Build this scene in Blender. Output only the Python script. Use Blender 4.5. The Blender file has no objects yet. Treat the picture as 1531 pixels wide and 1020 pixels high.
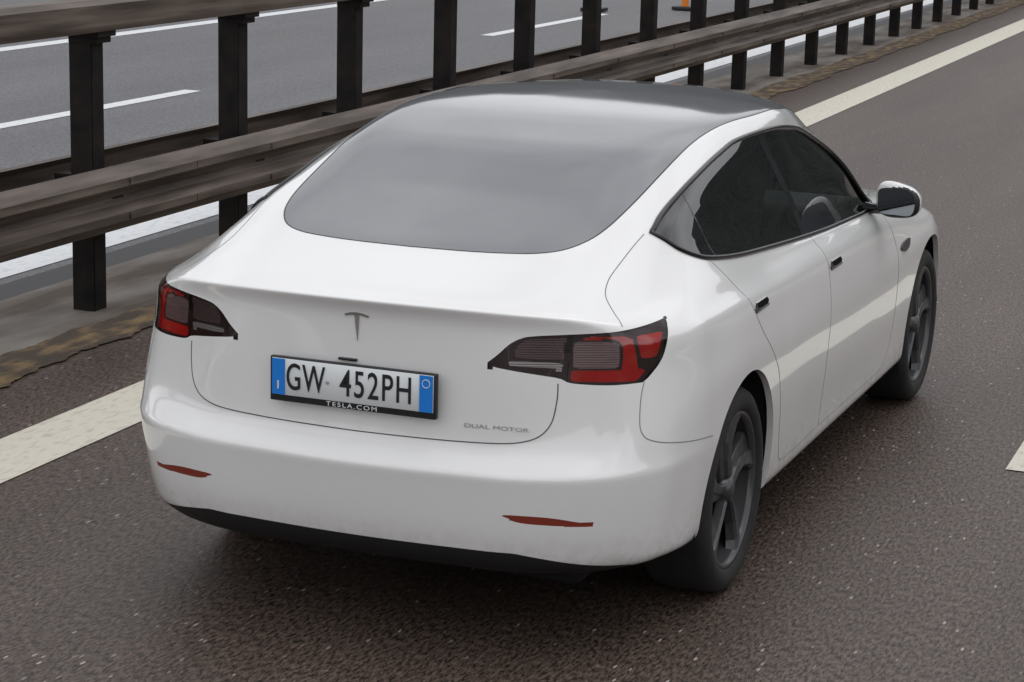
import bpy,bmesh,math,random,numpy as np
from mathutils import Vector,Matrix
from mathutils.bvhtree import BVHTree
random.seed(3)
sc=bpy.context.scene
# ---------------- camera ----------------
Q=[2.7619,-5.7277,2.3383,-0.376,-0.2179,0.0256,3354.55]
def camaxes():
    yaw,p,r=Q[3:6]
    f=np.array([math.sin(yaw)*math.cos(p),math.cos(yaw)*math.cos(p),math.sin(p)])
    rt=np.array([math.cos(yaw),-math.sin(yaw),0]);up=np.cross(rt,f)
    return rt*math.cos(r)+up*math.sin(r),-rt*math.sin(r)+up*math.cos(r),f
CR,CU,CF=camaxes()
cam=bpy.data.cameras.new("camera");cam.lens=Q[6]/1531*36;cam.sensor_width=36;cam.clip_start=.05;cam.clip_end=3000
co=bpy.data.objects.new("camera",cam);sc.collection.objects.link(co)
m=Matrix.Identity(4)
for i in range(3): m[i][0]=CR[i];m[i][1]=CU[i];m[i][2]=-CF[i];m[i][3]=Q[i]
co.matrix_world=m;sc.camera=co
sc.view_settings.view_transform='Standard';sc.view_settings.look='None';sc.view_settings.exposure=0

# ---------------- materials ----------------
def mat(name,col,rough=.5,metal=0,ior=1.5,coat=0,back=None,bump=None,nscale=None,ncol=None,nstretch=(1,1,1),nrange=(.35,.65),coatr=.03,dirt=False):
    m=bpy.data.materials.new(name);m.use_nodes=True;nt=m.node_tree;b=nt.nodes["Principled BSDF"]
    b.inputs["Base Color"].default_value=(*col,1);b.inputs["Roughness"].default_value=rough;b.inputs["Metallic"].default_value=metal
    b.inputs["IOR"].default_value=ior;b.inputs["Coat Weight"].default_value=coat;b.inputs["Coat Roughness"].default_value=coatr
    tc=nt.nodes.new("ShaderNodeTexCoord");mp=nt.nodes.new("ShaderNodeMapping");mp.inputs["Scale"].default_value=nstretch
    nt.links.new(tc.outputs["Object"],mp.inputs[0])
    if ncol is not None:
        no=nt.nodes.new("ShaderNodeTexNoise");no.inputs["Scale"].default_value=nscale;no.inputs["Detail"].default_value=5
        nt.links.new(mp.outputs[0],no.inputs[0])
        mr=nt.nodes.new("ShaderNodeMapRange");mr.inputs[1].default_value=nrange[0];mr.inputs[2].default_value=nrange[1];nt.links.new(no.outputs[0],mr.inputs[0])
        mx=nt.nodes.new("ShaderNodeMix");mx.data_type='RGBA';mx.inputs[6].default_value=(*col,1);mx.inputs[7].default_value=(*ncol,1)
        nt.links.new(mr.outputs[0],mx.inputs[0]);out=mx.outputs[2]
        if dirt:
            sx=nt.nodes.new("ShaderNodeSeparateXYZ");nt.links.new(tc.outputs["Object"],sx.inputs[0])
            h=nt.nodes.new("ShaderNodeMapRange");h.inputs[1].default_value=.42;h.inputs[2].default_value=.24;h.inputs[4].default_value=.45;nt.links.new(sx.outputs[2],h.inputs[0])
            n2=nt.nodes.new("ShaderNodeTexNoise");n2.inputs["Scale"].default_value=34;n2.inputs["Detail"].default_value=7;nt.links.new(tc.outputs["Object"],n2.inputs[0])
            h2=nt.nodes.new("ShaderNodeMapRange");h2.inputs[1].default_value=.42;h2.inputs[2].default_value=.75;nt.links.new(n2.outputs[0],h2.inputs[0])
            k=nt.nodes.new("ShaderNodeMath");k.operation='MULTIPLY';nt.links.new(h.outputs[0],k.inputs[0]);nt.links.new(h2.outputs[0],k.inputs[1])
            m4=nt.nodes.new("ShaderNodeMix");m4.data_type='RGBA';m4.inputs[7].default_value=(.33,.30,.26,1);nt.links.new(k.outputs[0],m4.inputs[0]);nt.links.new(out,m4.inputs[6]);out=m4.outputs[2]
        nt.links.new(out,b.inputs["Base Color"])
    if back is not None:
        ge=nt.nodes.new("ShaderNodeNewGeometry");b2=nt.nodes.new("ShaderNodeBsdfDiffuse");b2.inputs[0].default_value=(*back,1)
        ms=nt.nodes.new("ShaderNodeMixShader");nt.links.new(ge.outputs["Backfacing"],ms.inputs[0]);nt.links.new(b.outputs[0],ms.inputs[1]);nt.links.new(b2.outputs[0],ms.inputs[2])
        nt.links.new(ms.outputs[0],nt.nodes["Material Output"].inputs[0])
    if bump:
        nb=nt.nodes.new("ShaderNodeTexNoise");nb.inputs["Scale"].default_value=bump[0];nb.inputs["Detail"].default_value=4;nt.links.new(mp.outputs[0],nb.inputs[0])
        bu=nt.nodes.new("ShaderNodeBump");bu.inputs["Strength"].default_value=bump[1];bu.inputs["Distance"].default_value=bump[2];nt.links.new(nb.outputs[0],bu.inputs["Height"]);nt.links.new(bu.outputs[0],b.inputs["Normal"])
    return m
def glassmat(name,tint,ior=1.5,rough=.01):
    m=bpy.data.materials.new(name);m.use_nodes=True;nt=m.node_tree;n=nt.nodes;n.clear()
    o=n.new("ShaderNodeOutputMaterial");t=n.new("ShaderNodeBsdfTransparent");t.inputs[0].default_value=(*tint,1)
    g=n.new("ShaderNodeBsdfGlossy");g.inputs["Roughness"].default_value=rough;f=n.new("ShaderNodeFresnel");f.inputs[0].default_value=ior
    x=n.new("ShaderNodeMixShader");nt.links.new(f.outputs[0],x.inputs[0]);nt.links.new(t.outputs[0],x.inputs[1]);nt.links.new(g.outputs[0],x.inputs[2]);nt.links.new(x.outputs[0],o.inputs[0]);return m
M=dict(
 paint=mat("white_paint",(.79,.79,.785),.17,coat=1,back=(.015,.015,.015),nscale=1.3,ncol=(.765,.763,.752),nrange=(.4,.75),dirt=True),
 topglass=mat("dark_roof_glass",(.115,.117,.130),.08,ior=2.3,back=(.01,.01,.01),nscale=2.5,ncol=(.145,.147,.160),nrange=(.4,.7)),
 windsh=glassmat("windshield_glass",(.65,.70,.68)),
 sideg=glassmat("side_glass_tinted",(.28,.31,.30),1.95),
 sidef=glassmat("side_glass",(.76,.82,.79),1.9),
 black=mat("black_plastic",(.012,.012,.013),.5),
 gloss=mat("gloss_black_trim",(.008,.008,.009),.15),
 liner=mat("wheel_liner",(.005,.005,.005),.95),
 gap=mat("panel_gap",(.20,.20,.20),.8),
 gap2=mat("trunk_gap",(.10,.10,.10),.8),
 red=mat("red_lens",(.66,.028,.022),.12,coat=.5),
 refl=mat("reflector_red",(.22,.032,.016),.2,coat=.5),
 lens=glassmat("lamp_lens",(.94,.92,.92),1.55,.02),
 plate=mat("plate_white",(.70,.73,.74),.35),
 blue=mat("plate_blue",(.01,.20,.68),.35),
 ink=mat("plate_ink",(.01,.01,.012),.5),
 badge=mat("badge_grey",(.42,.42,.42),.3,metal=.5),
 silver=mat("badge_chrome",(.38,.37,.36),.3,metal=.6),
 tyre=mat("tyre_rubber",(.009,.009,.009),.8,nscale=20,ncol=(.016,.015,.014)),
 rim=mat("rim_dark_grey",(.075,.076,.080),.30,metal=.5),
 rimd=mat("rim_barrel",(.008,.008,.008),.6),
 seat=mat("seat_fabric",(.028,.028,.030),.7),
 wheelw=mat("steering_leather",(.38,.38,.38),.5),
 steel=mat("weathered_steel",(.062,.046,.036),.5,metal=.25,nscale=3,ncol=(.20,.16,.135),nstretch=(3,.35,6),nrange=(.40,.75),bump=(40,.25,.004)),
 steel2=mat("dark_post_steel",(.006,.005,.005),.75,ior=1.3,nscale=8,ncol=(.017,.013,.011)),
 mirror=mat("mirror_glass",(.22,.24,.26),.03,metal=1),
 orange=mat("delineator_orange",(.75,.22,.02),.4),
)
def asphalt(name,c1,c2,speck,stre=(1,.3,1),lo=.3,hi=2.0,fs=70,ro=.55):
    m=bpy.data.materials.new(name);m.use_nodes=True;nt=m.node_tree;b=nt.nodes["Principled BSDF"];N=nt.nodes.new;L=nt.links.new
    tc=N("ShaderNodeTexCoord");mp=N("ShaderNodeMapping");mp.inputs["Scale"].default_value=stre;L(tc.outputs["Object"],mp.inputs[0])
    big=N("ShaderNodeTexNoise");big.inputs["Scale"].default_value=1.1;big.inputs["Detail"].default_value=6;big.inputs["Roughness"].default_value=.6
    mp2=N("ShaderNodeMapping");mp2.inputs["Scale"].default_value=(1,.12,1);L(tc.outputs["Object"],mp2.inputs[0]);L(mp2.outputs[0],big.inputs[0])
    fine=N("ShaderNodeTexNoise");fine.inputs["Scale"].default_value=fs;fine.inputs["Detail"].default_value=3;fine.inputs["Roughness"].default_value=.8;L(mp.outputs[0],fine.inputs[0])
    r1=N("ShaderNodeMapRange");r1.inputs[1].default_value=.3;r1.inputs[2].default_value=.7;L(big.outputs[0],r1.inputs[0])
    m1=N("ShaderNodeMix");m1.data_type='RGBA';m1.inputs[6].default_value=(*c1,1);m1.inputs[7].default_value=(*c2,1);L(r1.outputs[0],m1.inputs[0])
    r2=N("ShaderNodeMapRange");r2.inputs[1].default_value=.38;r2.inputs[2].default_value=.64;r2.inputs[3].default_value=lo;r2.inputs[4].default_value=hi;L(fine.outputs[0],r2.inputs[0])
    m2=N("ShaderNodeMix");m2.data_type='RGBA';m2.blend_type='MULTIPLY';m2.inputs[0].default_value=1;L(m1.outputs[2],m2.inputs[6]);L(r2.outputs[0],m2.inputs[7])
    vo=N("ShaderNodeTexVoronoi");vo.inputs["Scale"].default_value=62;L(mp.outputs[0],vo.inputs[0])
    sp=N("ShaderNodeSeparateColor");L(vo.outputs["Color"],sp.inputs[0])
    g1=N("ShaderNodeMath");g1.operation='GREATER_THAN';g1.inputs[1].default_value=.86;L(sp.outputs[0],g1.inputs[0])
    g2=N("ShaderNodeMath");g2.operation='LESS_THAN';g2.inputs[1].default_value=.27;L(vo.outputs["Distance"],g2.inputs[0])
    g3=N("ShaderNodeMath");g3.operation='MULTIPLY';L(g1.outputs[0],g3.inputs[0]);L(g2.outputs[0],g3.inputs[1])
    pw=N("ShaderNodeMath");pw.operation='POWER';L(sp.outputs[1],pw.inputs[0]);pw.inputs[1].default_value=2.2
    g5=N("ShaderNodeMath");g5.operation='MULTIPLY';L(g3.outputs[0],g5.inputs[0]);L(pw.outputs[0],g5.inputs[1])
    g4=N("ShaderNodeMath");g4.operation='MULTIPLY';L(g5.outputs[0],g4.inputs[0]);g4.inputs[1].default_value=speck
    m3=N("ShaderNodeMix");m3.data_type='RGBA';m3.inputs[7].default_value=(.42,.38,.35,1);L(g4.outputs[0],m3.inputs[0]);L(m2.outputs[2],m3.inputs[6])
    L(m3.outputs[2],b.inputs["Base Color"]);b.inputs["Roughness"].default_value=ro;b.inputs["IOR"].default_value=1.42
    bu=N("ShaderNodeBump");bu.inputs["Strength"].default_value=.6;bu.inputs["Distance"].default_value=.004;L(fine.outputs[0],bu.inputs["Height"]);L(bu.outputs[0],b.inputs["Normal"])
    return m
M['asph']=asphalt("asphalt",(.042,.029,.022),(.076,.055,.045),.9,lo=.15,hi=2.35,fs=88,ro=.48)
M['asph2']=asphalt("asphalt_opposite",(.090,.090,.096),(.120,.120,.127),.3,lo=.6,hi=1.5)
M['line']=mat("road_paint",(.62,.59,.50),.6,nscale=45,ncol=(.42,.39,.32),nstretch=(1,.3,1),nrange=(.50,.80),bump=(120,.4,.003))
M['linew']=mat("road_paint_white",(.68,.70,.72),.6,nscale=25,ncol=(.45,.45,.45),nstretch=(1,.4,1),nrange=(.5,.85))
M['conc']=mat("median_concrete",(.22,.20,.178),.85,nscale=2.2,ncol=(.075,.057,.043),nstretch=(1.6,.4,1),nrange=(.34,.62),bump=(60,.5,.01))
M['moss']=mat("median_dirt",(.058,.042,.030),.95,nscale=7,ncol=(.23,.155,.07),nstretch=(1.5,.6,1),nrange=(.44,.70),bump=(70,.8,.02))
M['gutter']=mat("median_gutter",(.022,.022,.023),.6)
M['grass']=mat("grass_ground",(.05,.07,.03),.95,nscale=.6,ncol=(.09,.10,.05))
M['hill']=mat("forest_hill",(.045,.052,.050),1,nscale=.09,ncol=(.075,.080,.080),bump=(.6,1,1.5))

# ---------------- helpers ----------------
def empty(name,loc=(0,0,0)):
    o=bpy.data.objects.new(name,None);sc.collection.objects.link(o);o.location=loc;return o
def meshobj(name,V,F,mats,parent=None,smooth=True,mi=None):
    me=bpy.data.meshes.new(name);me.from_pydata([tuple(v) for v in V],[],[tuple(f) for f in F])
    for mm in (mats if isinstance(mats,list) else [mats]): me.materials.append(mm)
    if smooth:
        for p in me.polygons:p.use_smooth=True
    if mi is not None:
        for p,i in zip(me.polygons,mi):p.material_index=i
    o=bpy.data.objects.new(name,me);sc.collection.objects.link(o)
    if parent:o.parent=parent
    return o
def sweep(name,profile,path,mt,parent=None,closed=True,caps=True,smooth=False):
    V=[];F=[];n=len(profile)
    for p in path:
        for a,b in profile:V.append((p[0]+a,p[1],p[2]+b))
    for i in range(len(path)-1):
        for j in range(n if closed else n-1):
            k=(j+1)%n;F.append((i*n+j,i*n+k,(i+1)*n+k,(i+1)*n+j))
    if caps and closed:
        F.append(tuple(range(n))[::-1]);F.append(tuple((len(path)-1)*n+j for j in range(n)))
    return meshobj(name,V,F,mt,parent,smooth)
def box(name,c,s,mt,parent=None,bev=.0,rot=None,seg=3):
    bm=bmesh.new();bmesh.ops.create_cube(bm,size=1)
    for v in bm.verts:v.co=Vector((v.co.x*s[0],v.co.y*s[1],v.co.z*s[2]))
    if bev>0:bmesh.ops.bevel(bm,geom=bm.edges[:]+bm.verts[:],offset=bev,segments=seg,profile=.5,affect='EDGES')
    me=bpy.data.meshes.new(name);bm.to_mesh(me);bm.free();me.materials.append(mt)
    if bev>0:
        for p in me.polygons:p.use_smooth=True
    o=bpy.data.objects.new(name,me);sc.collection.objects.link(o);o.location=c
    if rot:o.rotation_euler=rot
    if parent:o.parent=parent
    return o
def tube(name,pts,r,mt,parent=None,closed=False,res=2):
    c=bpy.data.curves.new(name,'CURVE');c.dimensions='3D';s=c.splines.new('POLY');s.points.add(len(pts)-1)
    for i,p in enumerate(pts):s.points[i].co=(*p,1)
    s.use_cyclic_u=closed;c.bevel_depth=r;c.bevel_resolution=res;c.materials.append(mt);c.use_fill_caps=True
    o=bpy.data.objects.new(name,c);sc.collection.objects.link(o)
    if parent:o.parent=parent
    return o
def smoothpoly(pts,closed=True,n=8,sharp=()):
    out=[];N=len(pts);P=[np.array(p,float) for p in pts]
    for i in range(N if closed else N-1):
        p1=P[i];p2=P[(i+1)%N]
        p0=P[i-1] if (closed or i>0) else p1
        p3=P[(i+2)%N] if (closed or i+2<N) else p2
        t1=(p2-p0)/2 if i not in sharp else (p2-p1)
        t2=(p3-p1)/2 if (i+1)%N not in sharp else (p2-p1)
        L=np.linalg.norm(p2-p1);t1=np.array(t1);t2=np.array(t2)
        for t in (t1,t2):
            l=np.linalg.norm(t)
            if l>L: t*=L/l
        for s in np.linspace(0,1,n,endpoint=False):
            out.append((1+2*s)*(1-s)**2*p1+s*(1-s)**2*t1+s*s*(3-2*s)*p2+s*s*(s-1)*t2)
    if not closed: out.append(P[-1])
    return np.array(out)
def sdf(P,poly):
    A=poly;B=np.roll(poly,-1,0);d2=np.full(len(P),1e9);ins=np.zeros(len(P),bool)
    for a,b in zip(A,B):
        e=b-a;w=P-a;t=np.clip((w@e)/(e@e+1e-12),0,1);q=w-t[:,None]*e;d2=np.minimum(d2,(q*q).sum(1))
        c=((a[1]>P[:,1])!=(b[1]>P[:,1]))
        if abs(e[1])>1e-12:
            xi=a[0]+(P[:,1]-a[1])*e[0]/e[1];ins^=(c&(P[:,0]<xi))
    d=np.sqrt(d2);return np.where(ins,-d,d)

# ---------------- car body surface ----------------
car=empty("white_sedan_car")
ROWS=[
[(0,.07,.262),(.4,.085,.262),(.62,.15,.262),(.74,.245,.265),(.80,.37,.262),(.83,.6,.25),(.84,.98,.23),(.84,1.5,.21),(.84,2.1,.21),(.84,2.8,.21),(.84,3.4,.21),(.84,3.855,.2),(.82,4.2,.2),(.65,4.45,.2),(.35,4.58,.2),(0,4.62,.2)],
[(0,.025,.315),(.4,.045,.315),(.62,.10,.313),(.755,.19,.305),(.845,.34,.295),(.88,.55,.285),(.89,.98,.27),(.895,1.5,.26),(.895,2.1,.26),(.895,2.8,.26),(.895,3.4,.26),(.89,3.855,.27),(.86,4.25,.27),(.70,4.5,.27),(.36,4.64,.27),(0,4.68,.27)],
[(0,-.002,.40),(.42,.023,.40),(.64,.083,.40),(.775,.173,.40),(.865,.34,.39),(.895,.58,.38),(.905,.98,.38),(.905,1.5,.37),(.90,2.1,.36),(.90,2.8,.36),(.905,3.4,.37),(.91,3.855,.38),(.885,4.25,.38),(.72,4.52,.38),(.37,4.65,.38),(0,4.69,.38)],
[(0,-.026,.535),(.43,.004,.535),(.66,.068,.540),(.80,.168,.545),(.886,.34,.55),(.911,.6,.545),(.922,.98,.55),(.914,1.5,.52),(.909,2.1,.51),(.909,2.8,.51),(.914,3.4,.52),(.920,3.855,.54),(.885,4.25,.54),(.71,4.5,.53),(.36,4.64,.52),(0,4.68,.52)],
[(0,-.032,.566),(.43,-.001,.566),(.66,.064,.571),(.802,.165,.577),(.888,.338,.58),(.913,.6,.577),(.923,.98,.58),(.915,1.5,.55),(.910,2.1,.54),(.910,2.8,.54),(.915,3.4,.55),(.921,3.855,.57),(.884,4.25,.57),(.705,4.5,.56),(.357,4.635,.55),(0,4.675,.55)],
[(0,-.018,.584),(.43,.013,.585),(.655,.077,.590),(.799,.174,.598),(.886,.342,.602),(.913,.6,.602),(.923,.98,.61),(.916,1.5,.585),(.911,2.1,.572),(.911,2.8,.572),(.916,3.4,.585),(.922,3.855,.605),(.88,4.25,.6),(.70,4.49,.59),(.352,4.625,.58),(0,4.665,.58)],
[(0,.032,.64),(.43,.058,.645),(.64,.12,.65),(.79,.195,.67),(.88,.35,.70),(.912,.6,.72),(.924,.98,.73),(.918,1.5,.70),(.912,2.1,.68),(.912,2.8,.68),(.918,3.4,.70),(.922,3.855,.72),(.87,4.25,.68),(.68,4.48,.64),(.34,4.60,.62),(0,4.64,.62)],
[(0,.045,.84),(.42,.06,.85),(.62,.135,.85),(.77,.22,.85),(.862,.37,.85),(.90,.6,.85),(.91,.98,.86),(.90,1.5,.84),(.897,2.1,.82),(.897,2.8,.81),(.90,3.4,.81),(.90,3.855,.82),(.84,4.2,.74),(.64,4.42,.69),(.32,4.52,.67),(0,4.56,.67)],
[(0,.04,.98),(.42,.065,.975),(.63,.15,.965),(.77,.24,.955),(.855,.38,.945),(.888,.6,.94),(.89,.98,.94),(.885,1.5,.915),(.88,2.1,.90),(.88,2.8,.885),(.88,3.4,.87),(.865,3.8,.86),(.79,4.1,.81),(.60,4.3,.77),(.30,4.38,.76),(0,4.42,.76)],
[(0,.010,1.04),(.42,.045,1.035),(.62,.137,1.02),(.74,.24,1.0),(.82,.40,.995),(.852,.62,.99),(.858,.98,.98),(.86,1.5,.95),(.86,2.1,.935),(.86,2.8,.92),(.855,3.35,.905),(.82,3.7,.90),(.73,3.95,.87),(.56,4.1,.84),(.28,4.18,.83),(0,4.2,.83)],
[(0,.05,1.056),(.41,.083,1.051),(.60,.178,1.038),(.70,.29,1.03),(.77,.45,1.032),(.81,.67,1.042),(.825,.98,1.028),(.83,1.5,.98),(.835,2.1,.962),(.835,2.8,.943),(.82,3.3,.935),(.76,3.6,.935),(.67,3.82,.91),(.50,3.95,.90),(.25,4.02,.895),(0,4.04,.895)],
[(0,.24,1.10),(.36,.27,1.10),(.54,.34,1.10),(.645,.44,1.098),(.718,.58,1.105),(.762,.77,1.105),(.79,1.03,1.068),(.815,1.55,1.0),(.825,2.1,.975),(.825,2.8,.952),(.80,3.28,.945),(.72,3.52,.95),(.61,3.7,.935),(.45,3.82,.93),(.22,3.89,.925),(0,3.91,.925)],
[(0,.40,1.135),(.30,.43,1.14),(.47,.49,1.152),(.578,.57,1.165),(.655,.68,1.177),(.712,.82,1.175),(.755,1.08,1.112),(.797,1.6,1.025),(.812,2.1,.985),(.81,2.8,.96),(.77,3.25,.96),(.68,3.47,.97),(.55,3.61,.96),(.4,3.71,.96),(.2,3.76,.955),(0,3.78,.955)],
[(0,.80,1.275),(.27,.82,1.275),(.44,.84,1.272),(.55,.88,1.268),(.62,.94,1.262),(.672,1.04,1.25),(.702,1.3,1.21),(.735,1.75,1.16),(.755,2.15,1.145),(.745,2.7,1.13),(.705,3.05,1.12),(.61,3.2,1.12),(.51,3.30,1.125),(.37,3.37,1.13),(.19,3.41,1.13),(0,3.42,1.13)],
[(0,1.2,1.388),(.25,1.21,1.388),(.43,1.23,1.386),(.535,1.27,1.381),(.592,1.35,1.375),(.633,1.47,1.362),(.66,1.70,1.34),(.68,2.0,1.315),(.685,2.2,1.308),(.675,2.5,1.29),(.63,2.75,1.285),(.56,2.87,1.29),(.47,2.96,1.30),(.35,3.02,1.31),(.18,3.06,1.32),(0,3.07,1.32)],
[(0,1.57,1.441),(.23,1.58,1.441),(.39,1.6,1.440),(.49,1.63,1.438),(.545,1.68,1.435),(.585,1.76,1.430),(.615,1.9,1.425),(.64,2.08,1.42),(.643,2.2,1.418),(.63,2.35,1.41),(.59,2.5,1.405),(.52,2.6,1.408),(.44,2.67,1.415),(.32,2.72,1.425),(.17,2.76,1.43),(0,2.77,1.432)],
[(0,1.9,1.456),(.14,1.9,1.456),(.23,1.92,1.455),(.28,1.94,1.454),(.31,1.97,1.453),(.34,2.02,1.452),(.355,2.1,1.451),(.365,2.19,1.450),(.365,2.24,1.449),(.36,2.3,1.448),(.34,2.38,1.447),(.30,2.43,1.447),(.25,2.47,1.448),(.18,2.5,1.450),(.1,2.52,1.451),(0,2.52,1.451)],
[(0,2.12+.02*j,1.461) for j in range(16)],
]
G=np.array(ROWS,float)
SG=np.array([1,-1,-1.])
def akima(t,P,tt,lo,hi):
    n=len(t);dt=np.diff(t);sh=(-1,)+(1,)*(P.ndim-1)
    d=np.diff(P,axis=0)/dt.reshape(sh)
    def ext(a,b,sym):
        if sym: return SG*a,SG*b
        g1=2*a-b;return g1,2*g1-a
    l1,l2=ext(d[0],d[1],lo);h1,h2=ext(d[-1],d[-2],hi)
    Mm=np.concatenate([[l2],[l1],d,[h1],[h2]])
    w1=np.abs(Mm[3:]-Mm[2:-1])+np.abs(Mm[3:]+Mm[2:-1])/2
    w2=np.abs(Mm[1:-2]-Mm[:-3])+np.abs(Mm[1:-2]+Mm[:-3])/2
    s=w1+w2+1e-9
    D=((w1+5e-10)*Mm[1:-2]+(w2+5e-10)*Mm[2:-1])/s
    i=np.clip(np.searchsorted(t,tt,side='right')-1,0,n-2)
    h=dt[i];x=((tt-t[i])/h).reshape(sh);h=h.reshape(sh)
    return (1+2*x)*(1-x)**2*P[i]+x*(1-x)**2*h*D[i]+x*x*(3-2*x)*P[i+1]+x*x*(x-1)*h*D[i+1]
def params(G,ax,rows):
    L=np.linalg.norm(np.diff(G,axis=ax),axis=2);L=np.take(L,rows,axis=1-ax).mean(axis=1-ax)
    return np.concatenate([[0],np.cumsum(L)])
tcs=params(G,1,range(1,13));trs=params(G,0,range(0,16))
def samples(t,step,mn):
    o=[]
    for a,b in zip(t[:-1],t[1:]):
        n=max(mn,int(round((b-a)/step)));o+=list(np.linspace(a,b,n,endpoint=False))
    return np.array(o+[t[-1]])
uc=samples(tcs,.017,4);ur=samples(trs,.015,3)
A_=akima(tcs,G.transpose(1,0,2),uc,True,True).transpose(1,0,2)
S=akima(trs,A_,ur,False,True)
def smooth(S,it,w=None):
    for _ in range(it):
        P=np.concatenate([S[:,1:2]*np.array([-1,1,1]),S,S[:,-2:-1]*np.array([-1,1,1])],axis=1)
        N=S.copy()
        N[1:-1]=.5*S[1:-1]+.125*(P[:-2,1:-1]+P[2:,1:-1]+P[1:-1,:-2]+P[1:-1,2:])
        N[0]=.5*S[0]+.25*(P[0,:-2]+P[0,2:])
        if w is None: N[-1]=S[-1]
        else:
            N[-1]=.5*S[-1]+.5*S[-2]*np.array([0,1,1]);N=S+w[:,None,None]*(N-S)
        N[:,0,0]=0;N[:,-1,0]=0;N[-1,:,0]=0;S=N
    return S
S=smooth(S,3)
S=smooth(S,60,np.clip((ur-trs[14])/(trs[15]-trs[14]),0,1)**1.5)
nr,nc=S.shape[:2];V=S.reshape(-1,3);idx=np.arange(nr*nc).reshape(nr,nc)
q=np.stack([idx[:-1,:-1],idx[:-1,1:],idx[1:,1:],idx[1:,:-1]],-1).reshape(-1,4)
V2=np.concatenate([V,V*np.array([-1,1,1])]);F2=np.concatenate([q,q[:,::-1]+len(V)])
me=bpy.data.meshes.new("body");me.from_pydata(V2.tolist(),[],F2.tolist())
bm=bmesh.new();bm.from_mesh(me)
bmesh.ops.remove_doubles(bm,verts=[v for v in bm.verts if abs(v.co.x)<1e-5],dist=1e-5)
bm.normal_update()
fc=[f for f in bm.faces if f.calc_center_median().z>1.43]
if sum(f.normal.z for f in fc)<0: bmesh.ops.reverse_faces(bm,faces=bm.faces[:]);bm.normal_update()
bvh=BVHTree.FromBMesh(bm)
def hit(o,d):
    r=bvh.ray_cast(Vector(o),Vector(d));return (r[0],r[1]) if r[0] is not None else (None,None)
def near(p,off=0):
    r=bvh.find_nearest(Vector(p));return r[0]+r[1]*off
def on_side(y,z,sgn=1,off=0):
    p,n=hit((3*sgn,y,z),(-sgn,0,0))
    if p is None or abs(p.x)<.45: return near((.75*sgn,y,z),off)
    return p+n*off
def on_rear(x,z,off=0):
    p,n=hit((x,-2,z),(0,1,0));return (p+n*off) if p is not None else None
def on_top(x,y,off=0):
    p,n=hit((x,y,3),(0,0,-1));return (p+n*off) if p is not None else None
def cut(bm,fun,tag,only=None):
    bm.verts.ensure_lookup_table();bm.verts.index_update()
    P=np.array([v.co[:] for v in bm.verts]);f=fun(P);f=np.where(np.abs(f)<1e-5,1e-5,f)
    if only is None: only=(0,)
    new=[]
    for e in list(bm.edges):
        a=f[e.verts[0].index];b=f[e.verts[1].index]
        if a*b<0 and max(abs(a),abs(b))<.2:
            new.append(bmesh.utils.edge_split(e,e.verts[0],a/(a-b))[1])
    bmesh.ops.connect_verts(bm,verts=new)
    fs=bm.faces[:];C=np.array([x.calc_center_median()[:] for x in fs]);g=fun(C)
    for x,gg in zip(fs,g):
        if gg<0 and x.material_index in only:x.material_index=tag
WIN=smoothpoly([(.725,1.188),(.779,1.136),(.929,1.089),(1.231,1.049),(1.604,1.019),(2.022,.991),(2.487,.966),(3.05,.948),(3.20,.955),(3.06,1.075),(2.85,1.20),(2.50,1.312),(2.25,1.352),(2.03,1.369),(1.674,1.366),(1.489,1.346),(1.300,1.319),(1.117,1.286),(.946,1.248),(.82,1.218)],sharp=(0,8))
def fwin(P): return np.maximum(sdf(np.stack([P[:,1],P[:,2]],1),WIN),.45-np.abs(P[:,0]))
TOP=[(0,.405),(.2,.415),(.37,.442),(.46,.49),(.515,.57),(.542,.66),(.556,.77),(.567,.93),(.577,1.15),(.583,1.45),(.600,1.733),(.622,2.02),(.625,2.3),(.605,2.55),(.615,2.8),(.655,3.05),(.69,3.27),(.68,3.42),(.55,3.56),(.4,3.65),(.2,3.71),(0,3.73)]
TP=smoothpoly(TOP,closed=False,n=5);TP=np.concatenate([TP,(TP*np.array([-1,1]))[::-1][1:-1]])
def ftop(P): return np.maximum(sdf(P[:,:2],TP),.85-P[:,2])
def farch(cy,cz,r):
    return lambda P:np.maximum(np.maximum(np.hypot(P[:,1]-cy,P[:,2]-cz)-r,.6-np.abs(P[:,0])),P[:,2]-.9)
def sz(P): return np.stack([.85*np.abs(P[:,0])+.5*P[:,1],P[:,2]],1)
LAMP=smoothpoly([(.364,.882),(.40,.915),(.435,.950),(.48,.970),(.61,.978),(.75,.985),(.905,.999),(.897,.95),(.875,.89),(.82,.835),(.70,.832),(.60,.838),(.575,.850),(.50,.862)],sharp=(0,1,6,9,13),n=6)
def freg(poly,ymax=.75): return lambda P:np.maximum(sdf(sz(P),poly),P[:,1]-ymax)
REFL=smoothpoly([(.404,.457),(.55,.453),(.685,.431),(.657,.427),(.55,.429),(.455,.435)],sharp=(0,2,3),n=5)
def fdiff(P):
    ax=np.abs(P[:,0]);zc=np.where(ax<.5,.333,.333-(ax-.5)*.17)
    return np.maximum(P[:,2]-zc,P[:,1]-.27)
cut(bm,farch(.995,.345,.378),6);cut(bm,farch(3.855,.35,.382),6)
cut(bm,fwin,1);cut(bm,ftop,2)
cut(bm,lambda P:np.maximum(ftop(P),2.86-P[:,1]),3,only=(2,))
cut(bm,freg(LAMP),5);cut(bm,freg(REFL),7);cut(bm,fdiff,4)
def bandf(pts,w):
    pl=np.array(pts)
    def f(P):
        p=np.stack([P[:,1],P[:,2]],1);d=np.full(len(p),9.)
        for a,b in zip(pl[:-1],pl[1:]):
            e=b-a;t=np.clip(((p-a)@e)/(e@e),0,1);d=np.minimum(d,np.linalg.norm(p-a-t[:,None]*e,axis=1))
        return d-w
    return f
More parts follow.
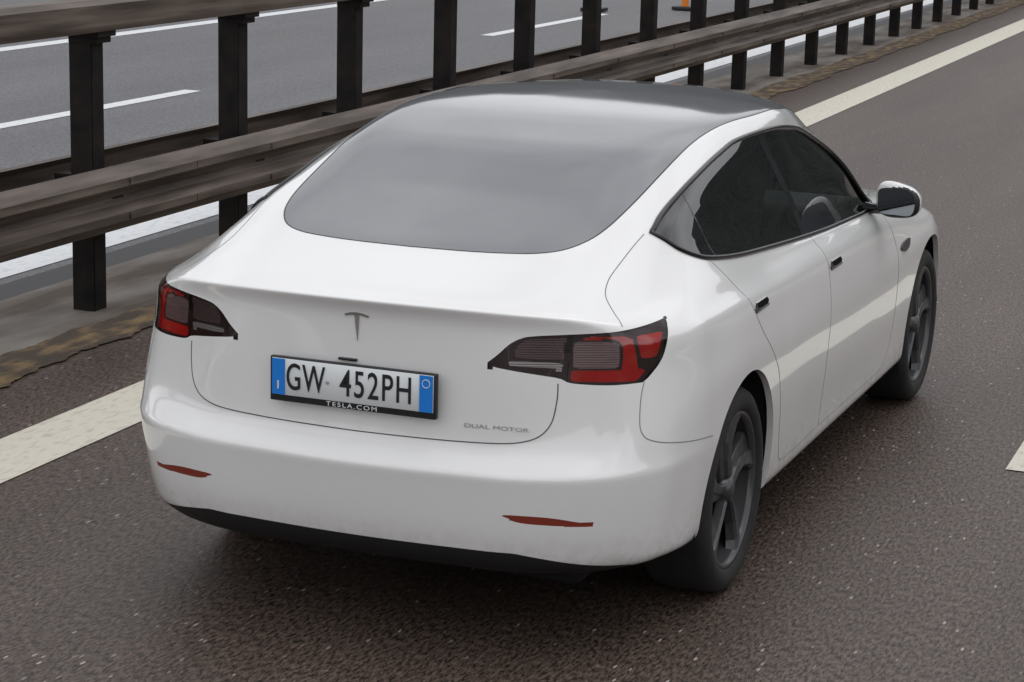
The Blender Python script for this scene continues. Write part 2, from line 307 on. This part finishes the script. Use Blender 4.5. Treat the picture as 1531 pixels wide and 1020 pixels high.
cut(bm,bandf([(2.10,.93),(2.02,1.15),(1.92,1.40)],.028),8,only=(1,))
cut(bm,bandf([(1.04,1.0),(1.06,1.40)],.007),8,only=(1,))
cut(bm,lambda P:np.maximum(fwin(P),P[:,1]-2.02),9,only=(1,))
bm.normal_update();bm.verts.ensure_lookup_table();bm.verts.index_update()
def extract(tags,off,name,mats):
    fs=[f for f in bm.faces if f.material_index in tags];ids={};V=[];F=[]
    for f in fs:
        l=[]
        for v in f.verts:
            if v.index not in ids: ids[v.index]=len(V);V.append(v.co+v.normal*off)
            l.append(ids[v.index])
        F.append(l)
    return meshobj(name,V,F,mats,car)
extract((1,),-.006,"front_side_glass",M['sidef']);extract((9,),-.006,"rear_side_glass",M['sideg']);extract((8,),-.0055,"window_pillar",M['gloss'])
extract((3,),-.001,"windshield",M['windsh'])
extract((5,),-.0005,"tail_lamp_lens",M['lens'])
fs=[f for f in bm.faces if f.material_index==5]
b2=bmesh.new();ids={}
for f in fs:
    l=[]
    for v in f.verts:
        if v.index not in ids: ids[v.index]=b2.verts.new(v.co-v.normal*.010)
        l.append(ids[v.index])
    b2.faces.new(l)
def rp(l,n=4,sharp=()): return smoothpoly(l,n=n,sharp=sharp)
cut(b2,freg(rp([(.605,.840),(.80,.838),(.832,.872),(.605,.872)],sharp=(0,1,2,3))),1,only=(0,))
cut(b2,freg(rp([(.752,.86),(.805,.86),(.785,.955),(.755,.968),(.64,.968),(.64,.958),(.748,.953)],sharp=(0,1,3,4,5))),1,only=(0,))
cut(b2,freg(rp([(.812,.900),(.862,.900),(.885,.968),(.797,.966)],sharp=(0,1,2,3))),1,only=(0,))
cut(b2,freg(rp([(.612,.878),(.746,.878),(.743,.945),(.72,.954),(.612,.954)],sharp=(0,1,3,4))),2,only=(0,))
cut(b2,freg(rp([(.43,.884),(.585,.872),(.585,.892),(.43,.900)],sharp=(0,1,2,3))),3,only=(0,))
cut(b2,freg(rp([(.44,.908),(.585,.900),(.585,.964),(.49,.962),(.46,.947)],sharp=(0,1,2,3))),4,only=(0,))
cut(b2,freg(rp([(.593,.80),(.599,.80),(.604,1.0),(.598,1.0)],sharp=(0,1,2,3))),5,only=(0,1,2,3,4))
me2=bpy.data.meshes.new("tail_lamp_housing")
def ribmat(name,col,met,sc_=45):
    m=mat(name,col,.3,metal=met);nt=m.node_tree;b=nt.nodes["Principled BSDF"]
    tc=nt.nodes.new("ShaderNodeTexCoord");w=nt.nodes.new("ShaderNodeTexWave");w.bands_direction='Z';w.inputs["Scale"].default_value=sc_;nt.links.new(tc.outputs["Object"],w.inputs[0])
    bu=nt.nodes.new("ShaderNodeBump");bu.inputs["Distance"].default_value=.0012;nt.links.new(w.outputs[0],bu.inputs["Height"]);nt.links.new(bu.outputs[0],b.inputs["Normal"]);return m
for mm in (mat("lamp_base",(.040,.018,.018),.3),M['red'],ribmat("lamp_ribs",(.33,.25,.25),.35),ribmat("lamp_clear",(.60,.57,.57),.5),ribmat("lamp_smoke_ribs",(.17,.12,.12),.3),M['gloss']): me2.materials.append(mm)
b2.to_mesh(me2);b2.free()
for p in me2.polygons:p.use_smooth=True
o=bpy.data.objects.new("tail_lamp_housing",me2);sc.collection.objects.link(o);o.parent=car
TG=(1,9,8,3,5,6)
bord={}
for e in bm.edges:
    if len(e.link_faces)==2:
        a,b=[f.material_index for f in e.link_faces]
        if (a in TG)!=(b in TG): bord[e]=a if a in TG else b
bmesh.ops.delete(bm,geom=[f for f in bm.faces if f.material_index in TG],context='FACES')
groups={}
for e,t in bord.items():
    if e.is_valid: groups.setdefault(6 if t==6 else 0,[]).append(e);e.smooth=False
for t,es in groups.items():
    r=bmesh.ops.extrude_edge_only(bm,edges=es)
    for v in [g for g in r['geom'] if isinstance(g,bmesh.types.BMVert)]:
        if t==6: v.co.x-=math.copysign(.022,v.co.x)
        else:
            n=bvh.find_nearest(v.co)[1];v.co-=n*.012
    for f in [g for g in r['geom'] if isinstance(g,bmesh.types.BMFace)]:
        f.material_index=0 if t==6 else 4;f.smooth=True
for mm in [M['paint'],M['sidef'],M['topglass'],M['windsh'],M['black'],M['lens'],M['paint'],M['refl'],M['gloss'],M['sideg']]: me.materials.append(mm)
bm.to_mesh(me)
for p in me.polygons:p.use_smooth=True
body=bpy.data.objects.new("body",me);sc.collection.objects.link(body);body.parent=car
tube("glass_seal",[on_top(a*.9995,b,-.0012) for a,b in TP],.003,M['gloss'],car,True)
for s in (1,-1):
    tube("window_trim",[on_side(y,z,s,.001) for y,z in WIN],.009,M['gloss'],car,True)
    def gap(name,l,n=6,r=.0017,sharp=()):
        tube(name,[on_side(y,z,s,-.0006) for y,z in smoothpoly(l,False,n,sharp)],r,M['gap'],car)
    gap("rear_door_gap",[(.955,1.078),(1.032,.983),(1.154,.835),(1.30,.715),(1.377,.634),(1.43,.50),(1.462,.38),(1.51,.305),(2.0,.30),(3.05,.30),(3.14,.34),(3.20,.45),(3.22,.65),(3.19,.80),(3.12,.93)],10)
    gap("front_door_gap",[(2.10,.985),(2.12,.87),(2.10,.7),(2.07,.5),(2.05,.30)],10)
    l=smoothpoly([(.80,.27,.838),(.806,.244,.782),(.814,.229,.706),(.83,.24,.675),(.86,.29,.655),(.90,.45,.625),(.913,.633,.600)],False,8)
    tube("bumper_gap",[near((s*a,b,c),-.0006) for a,b,c in l],.0018,M['gap'],car)
    l=smoothpoly([(.745,.240),(.737,.247),(.671,.314),(.650,.355),(.637,.429),(.639,.558),(.648,.700)],False,6)
    tube("trunk_side_gap",[on_top(s*a,b,-.0006) for a,b in l],.0018,M['gap'],car)
l=smoothpoly([(.597,.836),(.597,.79),(.585,.72),(.55,.678),(.48,.658),(.3,.649),(0,.646)],False,8)
l=list(l)+[(-a,b) for a,b in l[::-1][1:]]
tube("trunk_lid_gap",[on_rear(a,b,-.0008) for a,b in l],.0022,M['gap2'],car)
for s in (1,-1):
    for y0,z0 in ((1.20,.905),(2.24,.872)):
        pr=[(-.10,.0),(-.085,.013),(.06,.012),(.075,.004),(.075,-.004),(.06,-.010),(-.085,-.011)]
        c=[on_side(y0+a,z0+b,s,.003) for a,b in pr];V=c+[on_side(y0+a,z0+b,s,-.01) for a,b in pr];n=len(pr)
        F=[tuple(range(n))]+[(i,(i+1)%n,n+(i+1)%n,n+i) for i in range(n)]
        meshobj("door_handle",V,F,M['paint'],car,False)
        pr=[(-.107,.004),(-.09,.017),(-.075,.014),(-.072,-.002),(-.03,-.006),(-.035,-.014),(-.09,-.015)]
        meshobj("handle_recess",[on_side(y0+a,z0+b,s,.0045) for a,b in pr],[tuple(range(7))],M['gloss'],car,False)
        tube("handle_edge",[on_side(y0+a,z0-.0125,s,.002) for a in np.linspace(-.09,.07,8)],.0035,M['gap2'],car)
    pr=smoothpoly([(3.26,.765),(3.32,.785),(3.42,.785),(3.39,.755),(3.31,.745)],True,4)
    c=[on_side(a,b,s,.008) for a,b in pr];n=len(pr);V=c+[on_side(a,b,s,-.005) for a,b in pr]
    meshobj("side_repeater",V,[tuple(range(n))]+[(i,(i+1)%n,n+(i+1)%n,n+i) for i in range(n)],M['gloss'],car,False)
box("underbody",(0,2.42,.25),(1.20,4.1,.20),M['liner'],car,.03)
box("underbody_mid",(0,2.42,.25),(1.62,1.9,.20),M['liner'],car,.03)
box("cabin_floor",(0,2.3,.45),(1.55,2.9,.1),M['seat'],car,.02)
for s in (1,-1):
    for cy in (.98,3.855):
        V=[];F=[];n=28
        for i in range(n+1):
            a=math.radians(-25+230*i/n)
            for x in (.885,.58): V.append((s*x,cy+.40*math.cos(a),.35+.40*math.sin(a)))
        for i in range(n):F.append((2*i,2*i+1,2*i+3,2*i+2))
        V.append((s*.58,cy,.35));c=len(V)-1
        for i in range(n):F.append((2*i+1,2*i+3,c))
        meshobj("wheel_liner",V,F,M['liner'],car,False)
def wheel(cx,cy,s):
    RR=.258
    prof=[(-.105,RR-.006),(-.113,RR+.006),(-.119,.285),(-.117,.303),(-.106,.322),(-.088,.332),(-.05,.3345),(0,.335),(.05,.3345),(.088,.332),(.106,.322),(.117,.303),(.119,.285),(.115,RR+.008),(.106,RR-.002),(.098,RR-.008)]
    n=72;V=[];F=[]
    for i in range(n):
        a=2*math.pi*i/n
        for x,r in prof:V.append((cx+s*x,cy+r*math.cos(a),.335+r*math.sin(a)))
    k=len(prof)
    for i in range(n):
        j=(i+1)%n
        for p in range(k-1):F.append((i*k+p,i*k+p+1,j*k+p+1,j*k+p))
    meshobj("tyre",V,F,M['tyre'],car)
    prof=[(.100,RR),(.107,RR-.004),(.106,RR-.014),(.088,RR-.020),(.03,RR-.028),(.02,.08),(.02,0)]
    V=[];F=[];k=len(prof);mi=[]
    for i in range(n):
        a=2*math.pi*i/n
        for x,r in prof:V.append((cx+s*x,cy+r*math.cos(a),.335+r*math.sin(a)))
    for i in range(n):
        j=(i+1)%n
        for p in range(k-1):F.append((i*k+p,i*k+p+1,j*k+p+1,j*k+p));mi.append(0 if p<3 else 1)
    meshobj("rim_barrel",V,F,[M['rim'],M['rimd']],car,True,mi)
    V=[];F=[];b=RR-.012
    for t in range(5):
        a0=2*math.pi*t/5+.62
        st=[(.0,.60,.080),(.05,.58,.092),(.10,.33,.090),(.16,.27,.090),(.215,.30,.095),(b,.36,.099)]
        base=len(V)
        for r,w,x in st:
            sw=-.30*(r/b)**1.5*s
            for q_,xx in ((-1,-.030),(-.88,-.004),(-.70,.004),(-.05,-.002),(.05,-.012),(.70,-.016),(.88,-.020),(1,-.040)):
                a=a0+sw+q_*w;rr=max(r,.02)
                V.append((cx+s*(x+xx),cy+rr*math.cos(a),.335+rr*math.sin(a)))
        for i in range(len(st)-1):
            for j in range(7):F.append((base+i*8+j,base+i*8+j+1,base+(i+1)*8+j+1,base+(i+1)*8+j))
    meshobj("rim_spokes",V,F,M['rim'],car,False)
    V=[(cx+s*.104,cy,.335)];F=[]
    for i in range(32):
        a=2*math.pi*i/32;V.append((cx+s*.100,cy+.035*math.cos(a),.335+.035*math.sin(a)));V.append((cx+s*.06,cy+.04*math.cos(a),.335+.04*math.sin(a)))
    for i in range(32):
        j=(i+1)%32;F.append((0,1+2*i,1+2*j));F.append((1+2*i,2+2*i,2+2*j,1+2*j))
    meshobj("hub_cap",V,F,M['rim'],car)
for s in (1,-1):
    for cy in (.98,3.855): wheel(s*.785,cy,s)
def mirror(s):
    bmm=bmesh.new();bmesh.ops.create_uvsphere(bmm,u_segments=32,v_segments=20,radius=1)
    for v in bmm.verts:
        x,y,z=v.co;f=lambda a,p:math.copysign(abs(a)**p,a)
        x=f(x,.7);z=f(z,.72);y=f(y,.8)
        if y<0:y*=.35
        zz=z*(.068-.012*x)
        v.co=(s*(.958+.092*x),2.93+.10*y-.02*x,1.012+zz-.006*x)
    for fa in bmm.faces:
        c=fa.calc_center_median();fa.material_index=1 if (c.z<.965 or c.y<2.905) else 0;fa.smooth=True
    bmesh.ops.recalc_face_normals(bmm,faces=bmm.faces[:])
    mm=bpy.data.meshes.new("mirror_cap");mm.materials.append(M['paint']);mm.materials.append(M['black']);bmm.to_mesh(mm);bmm.free()
    o=bpy.data.objects.new("mirror_cap",mm);sc.collection.objects.link(o);o.parent=car
    pr=smoothpoly([(-.072,.045),(0,.055),(.06,.043),(.075,0),(.06,-.045),(0,-.05),(-.07,-.045),(-.078,0)],True,5)
    meshobj("mirror_glass",[(s*(.958+a),2.892-.02*a/.09,1.010+b) for a,b in pr],[tuple(range(len(pr)))],M['mirror'],car,False)
    tube("mirror_stalk",[(s*.80,3.06,.955),(s*.85,3.0,.962),(s*.90,2.95,.972)],.022,M['gloss'],car,res=4)
mirror(1);mirror(-1)
def text(name,s,size,loc,mt,parent,sx=1,off=0,ext=.0008,rot=(math.pi/2,0,0),sp=1):
    c=bpy.data.curves.new(name,'FONT');c.body=s;c.size=size;c.align_x='CENTER';c.align_y='CENTER';c.extrude=ext;c.offset=off;c.space_character=sp;c.materials.append(mt)
    o=bpy.data.objects.new(name,c);sc.collection.objects.link(o);o.location=loc;o.rotation_euler=rot;o.scale=(sx,1,1);o.parent=parent;return o
pl=empty("licence_plate");pl.parent=car
PY=.008;PZ=.782
box("plate_frame",(0,PY+.009,PZ),(.536,.018,.135),M['black'],pl,.004)
box("plate_board",(0,PY-.0015,PZ+.008),(.520,.003,.110),M['plate'],pl,.001,seg=1)
box("plate_blue_band",(-.238,PY-.004,PZ+.008),(.042,.002,.108),M['blue'],pl)
box("plate_blue_band",(.238,PY-.004,PZ+.008),(.042,.002,.108),M['blue'],pl)
text("plate_text","GW",.114,(-.150,PY-.0045,PZ+.007),M['ink'],pl,.62,.0006,sp=1.08)
text("plate_text","452PH",.114,(.079,PY-.0045,PZ+.007),M['ink'],pl,.68,.0006,sp=1.14)
tube("plate_seal",[(-.078+.003*math.cos(a),PY-.0045,PZ+.007+.003*math.sin(a)) for a in np.linspace(0,2*math.pi,14)],.003,M['badge'],pl)
text("plate_country","I",.035,(-.238,PY-.0065,PZ-.018),M['plate'],pl,1,.0006)
text("frame_text","TESLA.COM",.019,(0,PY-.001,PZ-.0575),M['plate'],pl,1.35,.0,sp=1.3)
tube("plate_ring",[(.238+.012*math.cos(a),PY-.0055,PZ+.038+.012*math.sin(a)) for a in np.linspace(0,2*math.pi,20)],.0012,M['plate'],pl)
box("lid_release",(-.03,.042,.8565),(.06,.014,.008),M['gloss'],car,.003)
p=on_rear(.435,.700,.0008);text("badge","DUAL MOTOR",.017,p,M['badge'],car,1.75,.0,.0004,(math.pi/2,0,.13))
E=[(-.5,.44),(-.25,.51),(0,.53),(.25,.51),(.5,.44),(.46,.36),(.22,.43),(.12,.44),(.09,.40),(0,-.53),(-.09,.40),(-.12,.44),(-.22,.43),(-.46,.36)]
sc_=.082;pts=[on_rear(a*sc_*.95,.958+b*sc_,.003) for a,b in E];pb=[on_rear(a*sc_*.95,.958+b*sc_,-.002) for a,b in E];n=len(E)
meshobj("emblem",pts+pb,[(0,1,12,13),(1,2,11,12),(2,3,7,11) ,(3,4,5,6),(3,6,7),(7,8,10,11),(8,9,10)]+[(i,n+i,n+(i+1)%n,(i+1)%n) for i in range(n)],M['silver'],car,False)
def seat(x,y):
    box("seat_base",(x,y,.62),(.50,.52,.16),M['seat'],car,.06)
    box("seat_back",(x,y-.30,.90),(.48,.14,.62),M['seat'],car,.06,(-.28,0,0))
    box("head_rest",(x,y-.40,1.22),(.26,.09,.17),M['seat'],car,.04,(-.15,0,0))
seat(.37,2.45);seat(-.37,2.45)
box("rear_bench",(0,1.45,.62),(1.25,.5,.16),M['seat'],car,.06);box("rear_back",(0,1.15,.85),(1.2,.14,.52),M['seat'],car,.06,(-.35,0,0))
box("parcel_shelf",(0,.80,.99),(1.1,.45,.03),M['seat'],car,.01)
box("dashboard",(0,3.25,.88),(1.42,.42,.12),M['seat'],car,.05);box("dash_screen",(0,2.98,1.0),(.36,.02,.22),M['gloss'],car,.008)
tube("steering_wheel",[(-.38+.18*math.cos(a),2.88+.06*math.sin(a),.97+.17*math.sin(a)) for a in np.linspace(0,2*math.pi,33)],.015,M['wheelw'],car)
tube("steering_spoke",[(-.55,2.88,.97),(-.38,2.90,.96),(-.21,2.88,.97)],.02,M['seat'],car)

# ---------------- road setting ----------------
SL=-.014
def strip(name,x0,x1,y0,y1,z,mt,parent=None,n=1):
    V=[];F=[]
    for i in range(n+1):
        y=y0+(y1-y0)*i/n
        V+=[(x0+SL*y,y,z),(x1+SL*y,y,z)]
    for i in range(n):F.append((2*i,2*i+1,2*i+3,2*i+2))
    return meshobj(name,V,F,mt,parent,False)
meshobj("ground",[(-700,-700,-.02),(700,-700,-.02),(700,700,-.02),(-700,700,-.02)],[(0,1,2,3)],M['grass'],None,False)
strip("road",-2.78,13,-120,300,0,M['asph'])
strip("opposite_road",-16,-3.95,-120,300,-.004,M['asph2'])
md=empty("median");strip("median_concrete",-3.72,-3.0,-120,300,.004,M['conc'],md)
rnd=random.Random(9);V=[];F=[];yy=-10;k=0
while yy<60:
    st=.02 if yy<12 else .15
    j=sum(math.sin(yy*f_+f_*1.7)*a_ for f_,a_ in ((2.1,.022),(5.3,.016),(11.7,.010),(23.,.007),(47.,.005)))+rnd.uniform(-.006,.006)
    V+=[(-3.02+SL*yy-j*.7,yy,.008),(-2.72+SL*yy+j,yy,.008)];yy+=st;k+=1
for i in range(k-1):F.append((2*i,2*i+1,2*i+3,2*i+2))
meshobj("median_dirt",V,F,M['moss'],md,False)
strip("median_gutter",-3.96,-3.72,-120,300,.001,M['gutter'],md)
rm=empty("road_markings")
strip("edge_line",-2.21,-1.86,-120,300,.004,M['line'],rm)
strip("opposite_edge_line",-4.34,-4.06,-120,300,.000,M['linew'],rm)
strip("opposite_far_edge_line",-11.5,-11.25,-120,300,.000,M['linew'],rm)
for k in range(-8,20):
    strip("opposite_dash",-7.76,-7.58,8.3+12*k,12.8+12*k,.000,M['linew'],rm)
    strip("lane_dash",1.50,1.68,2.85+12*k,7.35+12*k,.004,M['line'],rm)
    strip("lane_dash",5.25,5.43,2.85+12*k,7.35+12*k,.004,M['line'],rm)
strip("right_edge_line",9.0,9.25,-120,300,.004,M['line'],rm)
gr=empty("guard_rail")
ys=np.concatenate([np.arange(-40,-4,4),np.arange(-4,40,2),np.arange(40,160,10)])
def path(x,z): return [(x+SL*y,y,z) for y in ys]
def wprof(s,th=.006):
    p=[(0,.155),(.02,.160),(.045,.14),(.085,.105),(.085,.065),(.03,.03),(.005,.0),(.03,-.03),(.085,-.065),(.085,-.105),(.045,-.14),(.02,-.16),(0,-.155)]
    o=[(s*a,b) for a,b in p];i=[(s*(a-th*1.5),b) for a,b in p[::-1]];return o+i
sweep("w_beam_near",wprof(1),path(-3.06,.585),M['steel'],gr)
sweep("w_beam_far",wprof(-1),path(-3.42,.585),M['steel'],gr)
sweep("top_rail",[(-.07,0),(.09,0),(.10,.03),(.10,.13),(.07,.155),(-.05,.155),(-.08,.13),(-.08,.03)],path(-3.18,1.40),M['steel'],gr)
y=3.77-1.525*28
PV=[];PF=[]
def addbox(c,s):
    b=len(PV)
    for dx in(-1,1):
        for dy in(-1,1):
            for dz in(-1,1):PV.append((c[0]+dx*s[0]/2,c[1]+dy*s[1]/2,c[2]+dz*s[2]/2))
    for f in ((0,1,3,2),(4,6,7,5),(0,4,5,1),(2,3,7,6),(0,2,6,4),(1,5,7,3)):PF.append(tuple(b+i for i in f))
while y<150:
    x=-3.22+SL*y
    addbox((x,y-.055,.70),(.12,.012,1.40));addbox((x+.055,y,.70),(.010,.11,1.40));addbox((x-.055,y,.70),(.010,.10,1.399))
    addbox((x+.115,y,.585),(.11,.10,.2));addbox((x-.115,y,.585),(.10,.10,.2));addbox((x+.02,y,1.385),(.20,.16,.028));addbox((x+.02,y,1.355),(.16,.13,.03))
    y+=1.525
meshobj("posts",PV,PF,M['steel2'],gr,False)
y=3.77-1.525*4
PV=[];PF=[]
while y<40:
    x=-3.06+SL*y
    for dz in (.085,-.085): addbox((x+.088,y,.585+dz),(.012,.03,.03))
    y+=1.525
y=4.6
while y<40:
    x=-3.06+SL*y
    for dz in (.085,-.085): addbox((x+.087,y,.585+dz),(.007,.32,.034))
    y+=4.575
meshobj("beam_splices",PV,PF,M['steel'],gr,False)
g2=empty("guard_rail");sweep("w_beam",wprof(1),path(-14.2,.6),M['steel'],g2)
PV=[];PF=[]
for k in range(-10,40): addbox((-14.3+SL*k*3,k*3.,.38),(.1,.1,.76))
meshobj("posts",PV,PF,M['steel2'],g2,False)
for i,(x,y) in enumerate(((-8.3,25.2),(-7.3,26.4))):
    d=empty("traffic_delineator")
    tube("post",[(x,y,0),(x,y,1.0)],.055,M['orange'],d,res=4);box("base",(x,y,.03),(.32,.32,.05),M['black'],d,.01)
    tube("band",[(x,y,.25),(x,y,.36)],.058,M['linew'],d,res=4)
def hill(name,pts,h,seed):
    rnd=random.Random(seed);V=[];F=[];nx=len(pts);nz=6
    for i,(x,y) in enumerate(pts):
        hh=h*(.9+.15*math.sin(i*.7+seed)+.08*math.sin(i*1.9)+.04*rnd.random())
        for j in range(nz+1):
            t=j/nz;k=1+.35*t
            V.append((x*k+rnd.uniform(-1,1),y*k+rnd.uniform(-1,1),-1+hh*t**.8))
    for i in range(nx-1):
        for j in range(nz):F.append((i*(nz+1)+j,(i+1)*(nz+1)+j,(i+1)*(nz+1)+j+1,i*(nz+1)+j+1))
    return meshobj(name,V,F,M['hill'],None,True)
hill("forest_hill",[(140*math.cos(a),140*math.sin(a)) for a in np.radians(np.linspace(20,150,60))],42,1)
hill("forest_hill",[(45*math.cos(a),70*math.sin(a)) for a in np.radians(np.linspace(-50,40,40))],10,2)

# ---------------- light ----------------
w=bpy.data.worlds.new("World");sc.world=w;w.use_nodes=True;nt=w.node_tree;N=nt.nodes.new;L=nt.links.new
EL=math.radians(72);RO=math.radians(60)
sk=N("ShaderNodeTexSky");sk.sky_type='NISHITA';sk.sun_disc=False;sk.sun_elevation=EL;sk.sun_rotation=RO
hs=N("ShaderNodeHueSaturation");hs.inputs["Saturation"].default_value=.25;L(sk.outputs[0],hs.inputs["Color"])
tc=N("ShaderNodeTexCoord");no=N("ShaderNodeTexNoise");no.inputs["Scale"].default_value=2.6;no.inputs["Detail"].default_value=3;L(tc.outputs["Generated"],no.inputs[0])
cr=N("ShaderNodeMapRange");cr.inputs[1].default_value=.33;cr.inputs[2].default_value=.67;cr.inputs[3].default_value=6.0;cr.inputs[4].default_value=13;L(no.outputs[0],cr.inputs[0])
cc=N("ShaderNodeMix");cc.data_type='RGBA';cc.blend_type='MULTIPLY';cc.inputs[0].default_value=1;cc.inputs[7].default_value=(.985,.99,1.02,1);L(cr.outputs[0],cc.inputs[6])
mx=N("ShaderNodeMix");mx.data_type='RGBA';mx.inputs[0].default_value=.8;L(hs.outputs[0],mx.inputs[6]);L(cc.outputs[2],mx.inputs[7])
L(mx.outputs[2],nt.nodes["Background"].inputs[0]);nt.nodes["Background"].inputs[1].default_value=.116
sl=bpy.data.lights.new("sun",'SUN');sl.energy=.6;sl.angle=math.radians(40);sl.color=(1,.97,.93)
so=bpy.data.objects.new("sun",sl);sc.collection.objects.link(so)
dirv=Vector((math.sin(RO)*math.cos(EL),math.cos(RO)*math.cos(EL),math.sin(EL)))
so.rotation_euler=dirv.to_track_quat('Z','Y').to_euler()
